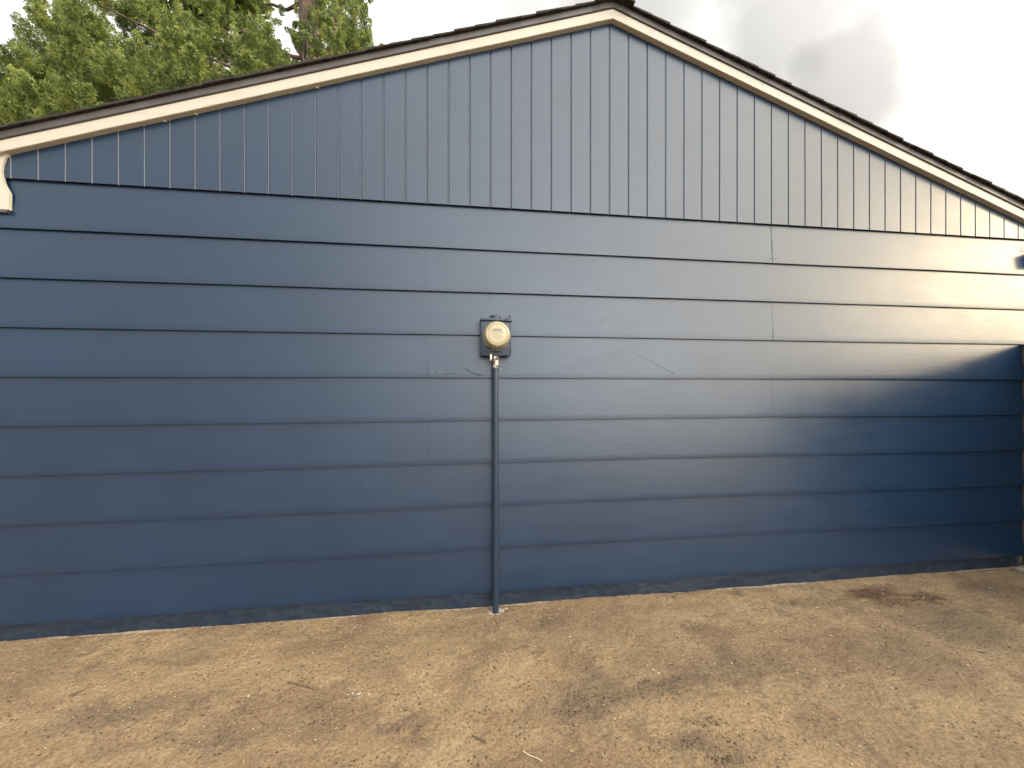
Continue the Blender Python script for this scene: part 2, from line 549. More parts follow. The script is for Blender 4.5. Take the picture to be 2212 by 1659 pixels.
def mat_ground():
    m = M('dry_dirt', (0.3, 0.21, 0.12), 0.95, spec=0.2)
    pos = m.coord()
    # warped position for irregular edges of stains and painted shade
    wn = m.N.new('ShaderNodeTexNoise'); wn.inputs['Scale'].default_value = 7.0; wn.inputs['Detail'].default_value = 6; wn.inputs['Roughness'].default_value = 0.65
    m.L.new(pos, wn.inputs['Vector'])
    v1 = m.N.new('ShaderNodeVectorMath'); v1.operation = 'SUBTRACT'; m.L.new(wn.outputs['Color'], v1.inputs[0]); v1.inputs[1].default_value = (.5, .5, .5)
    v2 = m.N.new('ShaderNodeVectorMath'); v2.operation = 'MULTIPLY_ADD'; m.L.new(v1.outputs[0], v2.inputs[0]); v2.inputs[1].default_value = (.34, .26, 0); m.L.new(pos, v2.inputs[2])
    w = v2.outputs[0]
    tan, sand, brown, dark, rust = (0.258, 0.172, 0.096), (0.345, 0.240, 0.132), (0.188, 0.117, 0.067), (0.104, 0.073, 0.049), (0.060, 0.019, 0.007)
    c = m.mix(m.ramp(m.noise(1.9, 6, 0.62, loc=(3, 1, 0)), 0.42, 0.60), tan, sand)
    c = m.mix(m.ramp(m.noise(2.3, 6, 0.65, loc=(7, 4, 0)), 0.47, 0.64, 0, 0.85), c, brown)
    c = m.mix(m.ramp(m.noise(4.5, 6, 0.7, loc=(1, 9, 0)), 0.53, 0.70, 0, 0.7), c, dark)
    for x, y, rx, ry, a, s_, col in GROUND_STAINS_AND_SHADE:
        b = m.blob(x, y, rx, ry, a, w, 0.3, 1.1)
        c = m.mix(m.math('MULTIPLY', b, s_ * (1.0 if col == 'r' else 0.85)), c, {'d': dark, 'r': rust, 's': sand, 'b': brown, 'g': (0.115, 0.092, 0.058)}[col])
    # grit: fine grain, dark crumbs and pale chips
    fine = m.noise(75, 5, 0.75)
    c = m.mix(m.ramp(fine, 0.30, 0.70), m.mix(0.5, c, (0.045, 0.03, 0.018)), m.mix(0.22, c, (0.42, 0.34, 0.24)))
    vd = m.voronoi(38, loc=(1, 2, 0))
    vm = m.noise(6, 4, 0.6, loc=(5, 5, 5))
    c = m.mix(m.math('MULTIPLY', m.ramp(vd, 0.16, 0.27, 0.8, 0), m.ramp(vm, 0.42, 0.6)), c, (0.04, 0.027, 0.018))
    vp = m.voronoi(30, loc=(6, 3, 1))
    vk = m.voronoi(30, loc=(6, 3, 1), out='Color')
    sep = m.N.new('ShaderNodeSeparateColor'); m.L.new(vk, sep.inputs[0])
    c = m.mix(m.math('MULTIPLY', m.ramp(vp, 0.10, 0.16, 0.85, 0), m.ramp(sep.outputs[0], 0.93, 0.95)), c, (0.44, 0.38, 0.28))
    m.color(c)
    m.bump(m.noise(26, 6, 0.7), 0.75, 0.014)
    m.bump(m.noise(110, 4, 0.7), 0.8, 0.006)
    return m.m


# stains, scuffed and sandy patches, painted shadow edges and dappled light: picture x, y, half width, half height, angle, strength, kind
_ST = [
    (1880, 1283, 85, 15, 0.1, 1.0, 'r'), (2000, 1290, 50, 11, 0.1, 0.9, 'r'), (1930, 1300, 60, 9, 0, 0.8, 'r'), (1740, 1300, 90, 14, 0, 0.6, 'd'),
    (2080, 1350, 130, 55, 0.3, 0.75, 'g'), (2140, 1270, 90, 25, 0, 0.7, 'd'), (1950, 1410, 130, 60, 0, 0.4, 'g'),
    (1290, 1490, 105, 60, 0.2, 0.75, 'd'), (1430, 1478, 130, 22, 0.1, 0.9, 'd'), (1600, 1440, 200, 50, 0, 0.55, 'd'), (1260, 1540, 60, 40, 0, 0.7, 'd'),  # first dark patch paints the shaded side of a shadow edge
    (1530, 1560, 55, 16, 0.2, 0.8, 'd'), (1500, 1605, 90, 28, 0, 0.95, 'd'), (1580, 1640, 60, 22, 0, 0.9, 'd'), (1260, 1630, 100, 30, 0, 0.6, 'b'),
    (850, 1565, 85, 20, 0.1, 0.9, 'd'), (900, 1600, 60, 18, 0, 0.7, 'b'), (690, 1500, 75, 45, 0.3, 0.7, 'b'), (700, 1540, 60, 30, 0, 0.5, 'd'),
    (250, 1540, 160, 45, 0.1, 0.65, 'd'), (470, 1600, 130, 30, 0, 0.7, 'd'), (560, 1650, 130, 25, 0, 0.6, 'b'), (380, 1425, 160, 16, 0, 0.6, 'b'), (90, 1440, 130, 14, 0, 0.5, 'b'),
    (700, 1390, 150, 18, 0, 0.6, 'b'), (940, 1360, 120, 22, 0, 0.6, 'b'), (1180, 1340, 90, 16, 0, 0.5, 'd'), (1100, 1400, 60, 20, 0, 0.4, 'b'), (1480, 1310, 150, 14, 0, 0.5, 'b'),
    (1090, 1470, 95, 60, 0, 0.9, 's'), (1480, 1545, 160, 45, 0, 0.85, 's'), (1650, 1560, 110, 35, 0, 0.7, 's'), (560, 1450, 180, 30, 0, 0.7, 's'), (250, 1480, 200, 25, 0, 0.8, 's'),  # first sandy patch paints the lit side of that shadow edge
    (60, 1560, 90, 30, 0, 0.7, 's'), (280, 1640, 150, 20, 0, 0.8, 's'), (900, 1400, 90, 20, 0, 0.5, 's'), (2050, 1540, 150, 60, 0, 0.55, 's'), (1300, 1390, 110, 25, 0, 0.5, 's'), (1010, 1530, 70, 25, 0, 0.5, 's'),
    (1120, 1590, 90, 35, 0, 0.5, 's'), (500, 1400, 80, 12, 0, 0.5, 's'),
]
GROUND_STAINS_AND_SHADE = []
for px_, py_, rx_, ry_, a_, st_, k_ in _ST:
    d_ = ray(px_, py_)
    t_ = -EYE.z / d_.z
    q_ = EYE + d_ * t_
    GROUND_STAINS_AND_SHADE.append((q_.x, q_.y, rx_ * t_ / 830, ry_ * t_ * t_ / (830 * EYE.z), a_, st_, k_))
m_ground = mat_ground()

# ------------------------------------------------------------------ ground
def grow(a, b, s, outs):
    c = list(np.arange(a, b + 1e-6, s))
    return np.array([a - o for o in outs[::-1]] + c + [b + o for o in outs])


outs = [0.03, 0.08, 0.2, 0.5, 1.2, 3, 7, 16, 40, 100, 300]
gx = grow(-3.1, 5.1, 0.012, outs)
gy = grow(-1.75, 0.0, 0.010, outs)
X, Y = np.meshgrid(gx, gy)
inside = np.clip(np.minimum(np.minimum(X + 3.1, 5.1 - X), np.minimum(Y + 1.75, 0.6 - Y)) / 0.15, 0, 1)
Zg = (fbm(X, Y, 2.0, 3) * 0.012 + fbm(X, Y, 11, 3) * 0.007 + np.abs(fbm(X, Y, 38, 2)) * 0.007) * inside - 0.004
nx, ny = len(gx), len(gy)
idx = np.arange(nx * ny).reshape(ny, nx)
F = np.stack([idx[:-1, :-1], idx[:-1, 1:], idx[1:, 1:], idx[1:, :-1]], -1).reshape(-1, 4)
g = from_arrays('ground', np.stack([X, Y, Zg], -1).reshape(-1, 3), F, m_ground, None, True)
tag(g, kind='structure')


def gz(x, y):
    x = np.float64(x); y = np.float64(y)
    return float(fbm(x, y, 2.0, 3) * 0.012 + fbm(x, y, 11, 3) * 0.007 + abs(fbm(x, y, 38, 2)) * 0.007 - 0.004)


# ------------------------------------------------------------------ house
XA = 1.074                    # ridge
SL, SR = 0.332, 0.3435        # roof slopes
ZA = 4.190                    # bottom of the rake board at the ridge line
XL, XR = -2.92, 5.06          # wall corners
Z0, DZ = 0.108, 0.2991        # laps
ZG = Z0 + 9 * DZ              # foot of the vertical boards
DEPTH = 7.2


def rake(x):
    return ZA - (SL * (XA - x) if x < XA else SR * (x - XA))


house = empty('house', (XA, 0, 0))
tag(house, 'navy blue gable end of a house with horizontal lap boards below vertical grooved boards', 'house')

# lap siding: every course is a tilted board with a lip, split at butt joints
joints = {0: [], 1: [], 2: [-0.683, 0.66], 3: [-0.235], 4: [2.386], 5: [-0.24], 6: [2.386], 7: [-0.245], 8: [2.386], 9: []}
Vs, Fs, sm = [], [], []


def add_grid(V, F, off):
    Vs.append(V); Fs.append(F + off)
    return off + len(V)


off = 0
for k in range(-0, 9):
    zb = Z0 + k * DZ
    zt = zb + DZ + 0.022
    xs = [XL] + [j for j in joints[k]] + [XR]
    for s in range(len(xs) - 1):
        x0, x1 = xs[s] + (0.0004 if s else 0), xs[s + 1] - (0.0004 if s < len(xs) - 2 else 0)
        n = max(3, int((x1 - x0) / 0.05))
        px = np.linspace(x0, x1, n)
        pz = np.array([0, 0.010, 0.04, 0.09, 0.15, 0.21, 0.26, 0.304]) * (zt - zb) / 0.304
        PX, PZ = np.meshgrid(px, pz)
        t = PZ / (zt - zb)
        step = (-0.0007 if s % 2 else 0.0)
        wave = fbm(PX + 3.7 * k, PZ + zb * 3, 0.9, 2) * 0.006 + fbm(PX + 9 * k, PZ + zb * 5, 3.1, 2) * 0.0012
        PY = -0.0215 * (1 - t) - 0.0005 + step + wave * np.clip(1.3 - t, 0, 1) * 0.6
        PY[0] += 0.0012                                   # eased lower edge
        sag = fbm(PX * 1.0 + 4.4 * k, PX * 0 + k, 0.8, 2) * 0.004
        PZ = PZ + zb + sag * (1 - t)
        V = np.stack([PX, PY, PZ], -1).reshape(-1, 3)
        m_, n_ = len(pz), n
        ii = np.arange(m_ * n_).reshape(m_, n_)
        Fq = np.stack([ii[:-1, :-1], ii[:-1, 1:], ii[1:, 1:], ii[1:, :-1]], -1).reshape(-1, 4)
        off = add_grid(V, Fq, off); sm += [True] * len(Fq)
        # underside lip
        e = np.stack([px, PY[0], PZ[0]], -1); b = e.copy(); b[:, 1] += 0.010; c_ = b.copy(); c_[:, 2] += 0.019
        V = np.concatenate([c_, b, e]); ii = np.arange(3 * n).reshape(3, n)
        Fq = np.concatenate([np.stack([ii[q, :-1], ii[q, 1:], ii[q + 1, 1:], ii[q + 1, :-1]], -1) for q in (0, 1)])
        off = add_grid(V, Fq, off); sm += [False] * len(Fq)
        # ends
        for col in (0, -1):
            e = np.stack([np.full(m_, px[col]), PY[:, col], PZ[:, col]], -1); b = e.copy(); b[:, 1] = 0.012
            V = np.concatenate([b, e]); ii = np.arange(2 * m_).reshape(2, m_)
            Fq = np.stack([ii[0, :-1], ii[0, 1:], ii[1, 1:], ii[1, :-1]], -1)
            off = add_grid(V, Fq, off); sm += [False] * len(Fq)
m = M('painted_lip_shade', (0.012, 0.010, 0.009), 0.95, spec=0.1)  # near-black colour that paints shade onto the board undersides
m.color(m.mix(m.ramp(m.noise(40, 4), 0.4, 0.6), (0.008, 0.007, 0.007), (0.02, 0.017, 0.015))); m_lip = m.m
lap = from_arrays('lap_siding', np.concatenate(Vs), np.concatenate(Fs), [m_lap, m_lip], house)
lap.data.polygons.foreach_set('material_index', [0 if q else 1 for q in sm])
lap.data.polygons.foreach_set('use_smooth', sm)

# caulk beads, paint ridges and nail heads on the laps
bm = bmesh.new()


def lap_y(z):
    k = math.floor((z - Z0) / DZ); t = (z - Z0 - k * DZ) / DZ
    return -0.0215 * (1 - t) - 0.0008


def bead(pix, r, jit=0.003):
    pts = []
    for (a, b) in zip(pix, pix[1:]):
        for i in range(6):
            q = i / 6
            p = at(a[0] + (b[0] - a[0]) * q, a[1] + (b[1] - a[1]) * q, 0.0)
            pts.append((p.x, lap_y(p.z), p.z + random.uniform(-jit, jit)))
    p = at(*pix[-1], 0.0); pts.append((p.x, lap_y(p.z), p.z))
    tube(bm, pts, [r * 1.5 * random.uniform(0.6, 1.15) for _ in pts], 10, 0.22)


bead([(1250, 730), (1275, 748), (1310, 762), (1322, 764), (1345, 760), (1360, 758), (1385, 772), (1420, 790), (1440, 800), (1455, 808)], 0.0042)
bead([(1010, 622), (1024, 610), (1045, 605), (1064, 610), (1086, 627)], 0.0026, 0.001)
bead([(928, 802), (945, 803), (965, 808), (985, 806)], 0.0036)
bead([(987, 795), (1000, 790), (1012, 800), (1025, 807), (1040, 811)], 0.0034)
bead([(1060, 676), (1066, 671), (1085, 671), (1098, 680)], 0.0018, 0.001)
bead([(1104, 685), (1115, 688), (1125, 690), (1140, 690)], 0.0014, 0.001)
bead([(1650, 880), (1668, 876), (1680, 884), (1684, 894)], 0.0018, 0.001)
bead([(1735, 842), (1765, 834)], 0.0014, 0.001)
for px_, ya, yb in [(1664.5, 487, 566), (1665, 655, 738), (1666, 822, 890), (923, 563, 624), (925, 727, 808), (928, 905, 1002)]:
    bead([(px_, ya), (px_, (ya + yb) / 2), (px_, yb)], 0.0026, 0.0)
m = M('highlighted_caulk', (0.03, 0.045, 0.07), 0.6)  # paler than the wall, painting in the light the ridges catch
m.color(m.mix(m.ramp(m.noise(30, 4), 0.4, 0.65), (0.022, 0.036, 0.06), (0.075, 0.092, 0.115))); m_caulk = m.m
split_bm('caulk_bead', bm, m_caulk, house, 60)
bm = bmesh.new()
for px_, py_ in [(1170, 690), (1300, 693), (1440, 697), (1255, 812), (1390, 812), (1150, 812), (928, 828), (1100, 905), (1370, 885), (1660, 560), (1672, 560), (1660, 728), (1664, 885), (925, 900),
                 (937, 1000), (921, 1000), (1063, 618), (915, 618), (935, 618), (1880, 690), (1690, 640), (1900, 585)]:
    p = at(px_, py_, 0.0)
    lathe(bm, [(0.0042, 0.001), (0.0038, -0.0012), (0.002, -0.0022), (0, -0.0024)], p.x, p.z, 8, lap_y(p.z))
split_bm('nail_head', bm, m_lap, house, 60)

# gable siding with routed vertical grooves
gv, gf = [], []
YG, GD, GW = -0.022, 0.0062, 0.0125
prof = [(XL, YG)]
xg = -2.5525 - 2 * 0.1447
while xg < XR - 0.05:
    if xg > XL + 0.02:
        prof += [(xg - GW / 2 * math.cos(q), YG + GD * math.sin(q)) for q in [math.pi * w / 8 for w in range(9)]]
    xg += 0.1447
prof.append((XR, YG))
# the profile has to bend at the ridge
ins = [i for i in range(len(prof) - 1) if prof[i][0] < XA < prof[i + 1][0]][0]
prof.insert(ins + 1, (XA, prof[ins][1]))
bm = bmesh.new()
ROWS = 10
cols = []
for i, (x, y) in enumerate(prof):
    zt = rake(x) + 0.02
    col = []
    for r_ in range(ROWS + 1):
        z = ZG + (zt - ZG) * r_ / ROWS
        yy = y + float(fbm(np.float64(x), np.float64(z), 1.1, 2)) * 0.004
        col.append(bm.verts.new((x, yy, z)))
    cols.append(col)
for a, b in zip(cols, cols[1:]):
    for r_ in range(ROWS):
        bm.faces.new((a[r_], b[r_], b[r_ + 1], a[r_ + 1]))
nfront = len(bm.faces)
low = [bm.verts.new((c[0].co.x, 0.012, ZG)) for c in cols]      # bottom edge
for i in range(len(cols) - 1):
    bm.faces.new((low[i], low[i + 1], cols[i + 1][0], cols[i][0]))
for nx_, nz_ in [(1.98, 3.72), (2.6, 3.1), (0.6, 3.85), (4.3, 2.9), (1.75, 2.86), (0.3, 3.0), (3.1, 3.35), (2.37, 2.86), (-0.2, 3.2)]:
    lathe(bm, [(0.004, 0.001), (0.0035, -0.001), (0, -0.0018)], nx_, nz_, 8, YG)
bm.faces.ensure_lookup_table()
for q in range(nfront, nfront + len(cols) - 1): bm.faces[q].material_index = 1  # foot of the gable boards gets the same painted shade
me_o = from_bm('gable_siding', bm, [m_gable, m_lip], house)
me_o.data.polygons.foreach_set('use_smooth', [True] * len(me_o.data.polygons))
me_o.data.set_sharp_from_angle(angle=R(48))

# side walls and back, sheathing behind the front boards
bm = bmesh.new()
prism(bm, [(XL + 0.01, 0.02), (XR - 0.01, 0.02), (XR - 0.01, rake(XR)), (XA, ZA), (XL + 0.01, rake(XL))], 0.014, DEPTH)
from_bm('wall', bm, m_gable, house)

# foundation with an uneven painted face and a pale unpainted foot
n = 420
fx = np.linspace(XL - 0.0, XR + 0.0, n)
fz = np.linspace(-0.03, Z0 + 0.02, 16)
PX, PZ = np.meshgrid(fx, fz)
PY = 0.004 + fbm(PX, PZ * 2, 3, 3) * 0.010 + fbm(PX, PZ * 1.3, 26, 3) * 0.003
ii = np.arange(PX.size).reshape(PX.shape)
Fq = np.stack([ii[:-1, :-1], ii[:-1, 1:], ii[1:, 1:], ii[1:, :-1]], -1).reshape(-1, 4)
from_arrays('foundation', np.stack([PX, PY, PZ], -1).reshape(-1, 3), Fq, m_found, house, True)
bm = bmesh.new()
prev = None
xx = XL
while xx < XR:
    h = -0.0045 + 0.008 * max(0, float(fbm(np.float64(xx), np.float64(2.2), 4.0, 3)) + 0.18)
    d = -0.001 - 0.008 * max(0, float(fbm(np.float64(xx), np.float64(7.7), 6.0, 3)) + 0.25)
    ring = [bm.verts.new((xx, 0.02, -0.03)), bm.verts.new((xx, d, -0.03)), bm.verts.new((xx, d, h)), bm.verts.new((xx, 0.02, h + 0.003))]
    if prev:
        for q in range(3):
            bm.faces.new((prev[q], prev[q + 1], ring[q + 1], ring[q]))
    prev = ring
    xx += 0.018
m = M('dusty_footing', (0.28, 0.23, 0.17), 0.95)
m.color(m.mix(m.ramp(m.noise(30, 5, 0.7), 0.4, 0.6), (0.30, 0.25, 0.19), (0.19, 0.145, 0.10))); m_foot = m.m
from_bm('footing_edge', bm, m_foot, house)

# rake boards, drip edges


def slope_strip(name, side, y0, y1, h0, h1, mat, x_end, parent, bev=0.003, rough_=0.0):
    s = SL if side < 0 else SR
    bm = bmesh.new()
    N_ = 40
    rows = []
    for i in range(N_ + 1):
        x = XA + (x_end - XA) * i / N_
        j = random.uniform(-rough_, rough_)
        z = ZA - s * abs(x - XA)
        rows.append([bm.verts.new((x, y1, z + h0)), bm.verts.new((x, y0 + bev, z + h0 + j)), bm.verts.new((x, y0, z + h0 + bev + j)),
                     bm.verts.new((x, y0, z + h1 - bev)), bm.verts.new((x, y0 + bev, z + h1)), bm.verts.new((x, y1, z + h1))])
    for a, b in zip(rows, rows[1:]):
        for q in range(5):
            bm.faces.new((a[q], a[q + 1], b[q + 1], b[q]))
    bm.faces.new(rows[0]); bm.faces.new(rows[-1][::-1])
    return from_bm(name, bm, mat, parent)


XEL, XER = -3.25, 5.38
slope_strip('rake_board', -1, -0.062, 0.013, 0.0, 0.069, m_cream, XEL, house, 0.003, 0.0012)
slope_strip('rake_board', 1, -0.062, 0.013, 0.0, 0.069, m_cream, XER, house, 0.003, 0.0012)
slope_strip('drip_edge', -1, -0.073, 0.013, 0.0695, 0.112, m_drip, XEL, house, 0.002)
slope_strip('drip_edge', 1, -0.073, 0.013, 0.0695, 0.112, m_drip, XER, house, 0.002)
# lapped joints of the drip edge and flaked paint on the rake board
bm = bmesh.new()
for xj, w in [(-0.17, 0.10), (2.96, 0.10), (XA - 0.075, 0.06), (XA + 0.09, 0.075)]:
    zj = rake(xj)
    s = SL if xj < XA else -SR
    a, b = xj - w / 2, xj + w / 2
    prism(bm, [(a, zj - s * w / 2 + 0.0715), (b, zj + s * w / 2 + 0.0715), (b, zj + s * w / 2 + 0.1125), (a, zj - s * w / 2 + 0.1125)], -0.0755, -0.06)
split_bm('drip_joint', bm, m_drip, house)
bm = bmesh.new()
for (xa, xb, ho) in [(1.44, 1.53, 0.008), (1.63, 1.66, 0.006), (-1.62, -1.55, 0.003), (-1.2, -1.17, 0.002), (-0.12, -0.02, 0.052)]:
    pts = []
    for i in range(9):
        q = i / 8; x = xa + (xb - xa) * q
        pts.append((x, -0.0622, rake(x) + ho + 0.008 * math.sin(q * math.pi)))
    tube(bm, pts, 0.0016, 6, 0.7)
for xj in (-1.86, -1.68, -0.95):
    box(bm, xj - 0.012, xj + 0.012, -0.030, -0.018, rake(xj) - 0.005, rake(xj) + 0.002, 0.002)
split_bm('paint_drip', bm, m_cream, house)

# shingled roof: overlapping courses
def roof_side(side):
    s = SL if side < 0 else SR
    th = math.atan(s)
    L = (abs((XEL if side < 0 else XER) - XA) + 0.03) / math.cos(th)
    bm = bmesh.new()
    ex = 0.148
    nC = int(L / ex) + 1
    for c in range(nC):
        d1 = L - c * ex            # butt edge, downslope
        d0 = max(0.0, d1 - ex * 1.25)
        yf = -0.096 + random.uniform(-0.005, 0.005)
        def P(d, h, y):
            x = XA + side * (d * math.cos(th) )
            z = ZA + 0.1125 - d * math.sin(th) + h * math.cos(th)
            return (x + side * h * math.sin(th), y, z)
        hb = 0.0165 + random.uniform(-0.001, 0.0015)
        h0 = 0.0
        low0 = 0.0005
        v = [bm.verts.new(P(d0, low0, yf)), bm.verts.new(P(d1, low0, yf)), bm.verts.new(P(d1, hb, yf)), bm.verts.new(P(d0, 0.008, yf))]
        w = [bm.verts.new(P(d0, low0, DEPTH + 0.1)), bm.verts.new(P(d1, low0, DEPTH + 0.1)), bm.verts.new(P(d1, hb, DEPTH + 0.1)), bm.verts.new(P(d0, 0.008, DEPTH + 0.1))]
        bm.faces.new(v); bm.faces.new(w[::-1])
        bm.faces.new((v[1], w[1], w[2], v[2])); bm.faces.new((v[2], w[2], w[3], v[3])); bm.faces.new((v[0], v[1], w[1], w[0]))
    return from_bm('roof_slope', bm, m_roof, house)


rl = roof_side(-1)
rr = roof_side(1)
bm = bmesh.new()
y = -0.125
i = 0
while y < DEPTH:
    lift = 0.034 if i == 0 else 0.030 + random.uniform(-0.003, 0.003)
    w = 0.135 + random.uniform(-0.006, 0.006)
    zr = ZA + 0.1125 + lift
    y1 = y + 0.24
    secs = []
    for yy, dz in ((y, 0.0), (y + 0.01, 0.004), (y1, -0.016)):
        row_t = [(XA - w, zr - w * SL + dz), (XA - w * 0.45, zr - w * 0.45 * SL + dz + 0.004), (XA, zr + dz), (XA + w * 0.45, zr - w * 0.45 * SR + dz + 0.004), (XA + w, zr - w * SR + dz)]
        row_b = [(a, b - (0.030 if i == 0 else 0.012)) for a, b in row_t]
        secs.append([bm.verts.new((a, yy, b)) for a, b in row_t + row_b[::-1]])
    for a, b in zip(secs, secs[1:]):
        for q in range(10):
            bm.faces.new((a[q], a[(q + 1) % 10], b[(q + 1) % 10], b[q]))
    bm.faces.new(secs[0]); bm.faces.new(secs[-1][::-1])
    y += 0.14
    i += 1
from_bm('ridge_cap', bm, m_ridge, rr)

# boxed eave return at the low left end of the rake, with a curved lower profile
bm = bmesh.new()
prof = [(80, 432), (45, 460), (22, 520), (14, 590), (20, 650), (38, 710), (66, 760), (88, 800), (90, 860), (86, 920), (88, 965)]
poly = []
for zx, zy in prof:
    p = at(zx / 3.95 / 1.1573, (280 + zy / 3.95) / 1.1573, -0.034)
    poly.append((p.x, p.z))
poly = [(poly[0][0], rake(poly[0][0]) - 0.001)] + poly[1:]
zb = poly[-1][1]
poly += [(XEL, zb + 0.015), (XEL, rake(XEL) - 0.001)]
prism(bm, poly, -0.034, -0.0165)
er = from_bm('eave_return', bm, m_cream, house)
bm = bmesh.new()
prism(bm, [(XEL, zb - 0.004), (poly[-3][0] - 0.012, zb - 0.018), (poly[-3][0] - 0.004, zb - 0.0005), (XEL, zb + 0.0145)], -0.037, -0.0168)
from_bm('bottom_trim', bm, m_drip, er)

# ------------------------------------------------------------------ meter box, meter and conduit
BX, BW, BZ0, BZ1, BY = 0.2285, 0.1015, 1.757, 2.004, -0.100
mb = empty('meter_box', (BX, -0.012, BZ0))
tag(mb, 'navy painted steel meter socket box on the siding, round meter in its front', 'meter box')
bm = bmesh.new()
box(bm, BX - BW, BX + BW, BY + 0.012, -0.003, BZ0, BZ1, 0.003)
from_bm('housing', bm, m_box, mb, 30)
bm = bmesh.new()
box(bm, BX - BW - 0.002, BX + BW + 0.001, BY, BY + 0.014, BZ0 - 0.003, BZ1 - 0.016, 0.004)
box(bm, BX + BW - 0.006, BX + BW + 0.003, BY - 0.003, BY + 0.010, BZ0 + 0.004, BZ1 - 0.022, 0.002)
from_bm('front_cover', bm, m_box, mb, 30)
bm = bmesh.new()
box(bm, BX - BW - 0.004, BX + BW + 0.002, BY - 0.010, -0.006, BZ1 - 0.013, BZ1 + 0.004, 0.004)
from_bm('top_flange', bm, m_box, mb, 30)
bm = bmesh.new()
box(bm, BX + BW - 0.036, BX + BW + 0.010, BY - 0.016, BY + 0.03, BZ1 - 0.018, BZ1 + 0.009, 0.004)
from_bm('latch_block', bm, m_box, mb, 30)
bm = bmesh.new()
lathe_z(bm, [(0.0052, BZ1 + 0.006), (0.0045, BZ1 + 0.016), (0.006, BZ1 + 0.018), (0.006, BZ1 + 0.024), (0, BZ1 + 0.026)], BX + BW - 0.008, BY - 0.002, 10)
from_bm('screw', bm, m_box, mb, 40)
# hub closing plate on top: rounded cap on an octagonal flange
bm = bmesh.new()
box(bm, BX - 0.050, BX + 0.046, -0.088, -0.012, BZ1 + 0.003, BZ1 + 0.010, 0.003)
lathe_z(bm, [(0.039, BZ1 + 0.006), (0.039, BZ1 + 0.022), (0.034, BZ1 + 0.030), (0.022, BZ1 + 0.034), (0, BZ1 + 0.0355)], BX - 0.002, -0.05, 32)
hub = from_bm('hub_cap', bm, m_box, mb, 35)
bm = bmesh.new()
box(bm, BX - 0.014, BX + 0.012, -0.0915, -0.085, BZ1 + 0.013, BZ1 + 0.026, 0.002)
from_bm('cap_tab', bm, m_box, hub, 35)
bm = bmesh.new()
for sx in (-0.041, 0.036):
    lathe_z(bm, [(0.007, BZ1 + 0.009), (0.007, BZ1 + 0.016), (0.004, BZ1 + 0.019), (0, BZ1 + 0.019)], BX + sx, -0.074, 6)
split_bm('bolt', bm, m_box, hub, 35)
# hasp and seal under the meter
bm = bmesh.new()
box(bm, BX - 0.036, BX + 0.034, BY - 0.018, BY + 0.002, 1.779, 1.799, 0.005)
box(bm, BX - 0.010, BX + 0.012, BY - 0.023, BY - 0.016, 1.782, 1.796, 0.002)
for sx in (-0.026, 0.024):
    lathe(bm, [(0.006, -0.016), (0.005, -0.021), (0, -0.022)], BX + sx, 1.789, 10, BY)
from_bm('hasp', bm, m_box, mb, 35)
bm = bmesh.new()
tube(bm, [(BX - 0.033, BY - 0.014, 1.785), (BX - 0.036, BY - 0.020, 1.772), (BX - 0.036, BY - 0.016, 1.760)], 0.0015, 6)
lathe_z(bm, [(0, 1.762), (0.007, 1.760), (0.0085, 1.752), (0.0085, 1.727), (0.007, 1.720), (0, 1.718)], BX - 0.036, BY - 0.010, 14)
from_bm('seal_tag', bm, m_seal, mb, 40)
tag(bpy.data.objects['seal_tag'], 'pale cylindrical seal hanging from the hasp')

MX, MZ = 0.2300, 1.889
mt = empty('electric_meter', (MX, BY, MZ))
tag(mt, 'round beige electricity meter plugged into the navy box above the conduit', 'electric meter')
bm = bmesh.new()
lathe(bm, [(0.060, 0.004), (0.0955, 0.004), (0.0975, -0.004), (0.0975, -0.016), (0.094, -0.021), (0.080, -0.022)], MX, MZ, 64, BY)
from_bm('sealing_ring', bm, m_ring, mt, 35)
bm = bmesh.new()
lathe(bm, [(0.090, -0.010), (0.0925, -0.024), (0.093, -0.034), (0.0905, -0.038), (0.087, -0.060), (0.083, -0.082), (0.080, -0.090), (0.074, -0.0955), (0.069, -0.097), (0.0665, -0.0955), (0, -0.0955)], MX, MZ, 64, BY)
cover = from_bm('cover', bm, m_meter, mt, 35)
bm = bmesh.new()
lathe(bm, [(0.063, -0.0950), (0.063, -0.0972), (0.061, -0.0978), (0, -0.0978)], MX, MZ, 56, BY)
face = from_bm('face_plate', bm, m_meter, mt, 35)
FY = BY - 0.0978
# lower paper card: circular segment
bm = bmesh.new()
r_ = 0.057
seg = [(MX + r_ * math.cos(a), MZ + r_ * math.sin(a)) for a in np.linspace(math.pi + 0.10, 2 * math.pi - 0.10, 26)]
prism(bm, seg, FY - 0.0008, FY + 0.0002)
from_bm('name_card', bm, m_card, face)
bm = bmesh.new()
box(bm, MX - 0.028, MX + 0.030, FY - 0.0012, FY + 0.0002, MZ + 0.003, MZ + 0.0155)
from_bm('number_card', bm, m_card, face)
bm = bmesh.new()
box(bm, MX - 0.027, MX + 0.028, FY - 0.0030, FY + 0.0002, MZ + 0.0185, MZ + 0.036, 0.001)
from_bm('display', bm, m_lcd, face)
bm = bmesh.new()
def bar(x0, x1, z, h=0.0022):
    # a line of small unreadable print as a row of short dashes
    x = x0
    while x < x1 - 0.001:
        w = random.uniform(0.0018, 0.0048)
        box(bm, MX + x, MX + min(x + w, x1), FY - 0.0016, FY - 0.0006, MZ + z, MZ + z + h)
        x += w + 0.0008
bar(-0.028, 0.032, -0.020, 0.0032); bar(-0.015, 0.027, -0.032, 0.0030); bar(-0.022, 0.022, -0.0095, 0.0016); bar(-0.006, 0.014, -0.041, 0.0014)
bar(0.033, 0.045, 0.0075, 0.0030); bar(-0.004, 0.003, 0.045, 0.004); bar(0.010, 0.018, 0.047, 0.002); bar(-0.020, 0.022, 0.0085, 0.0018)
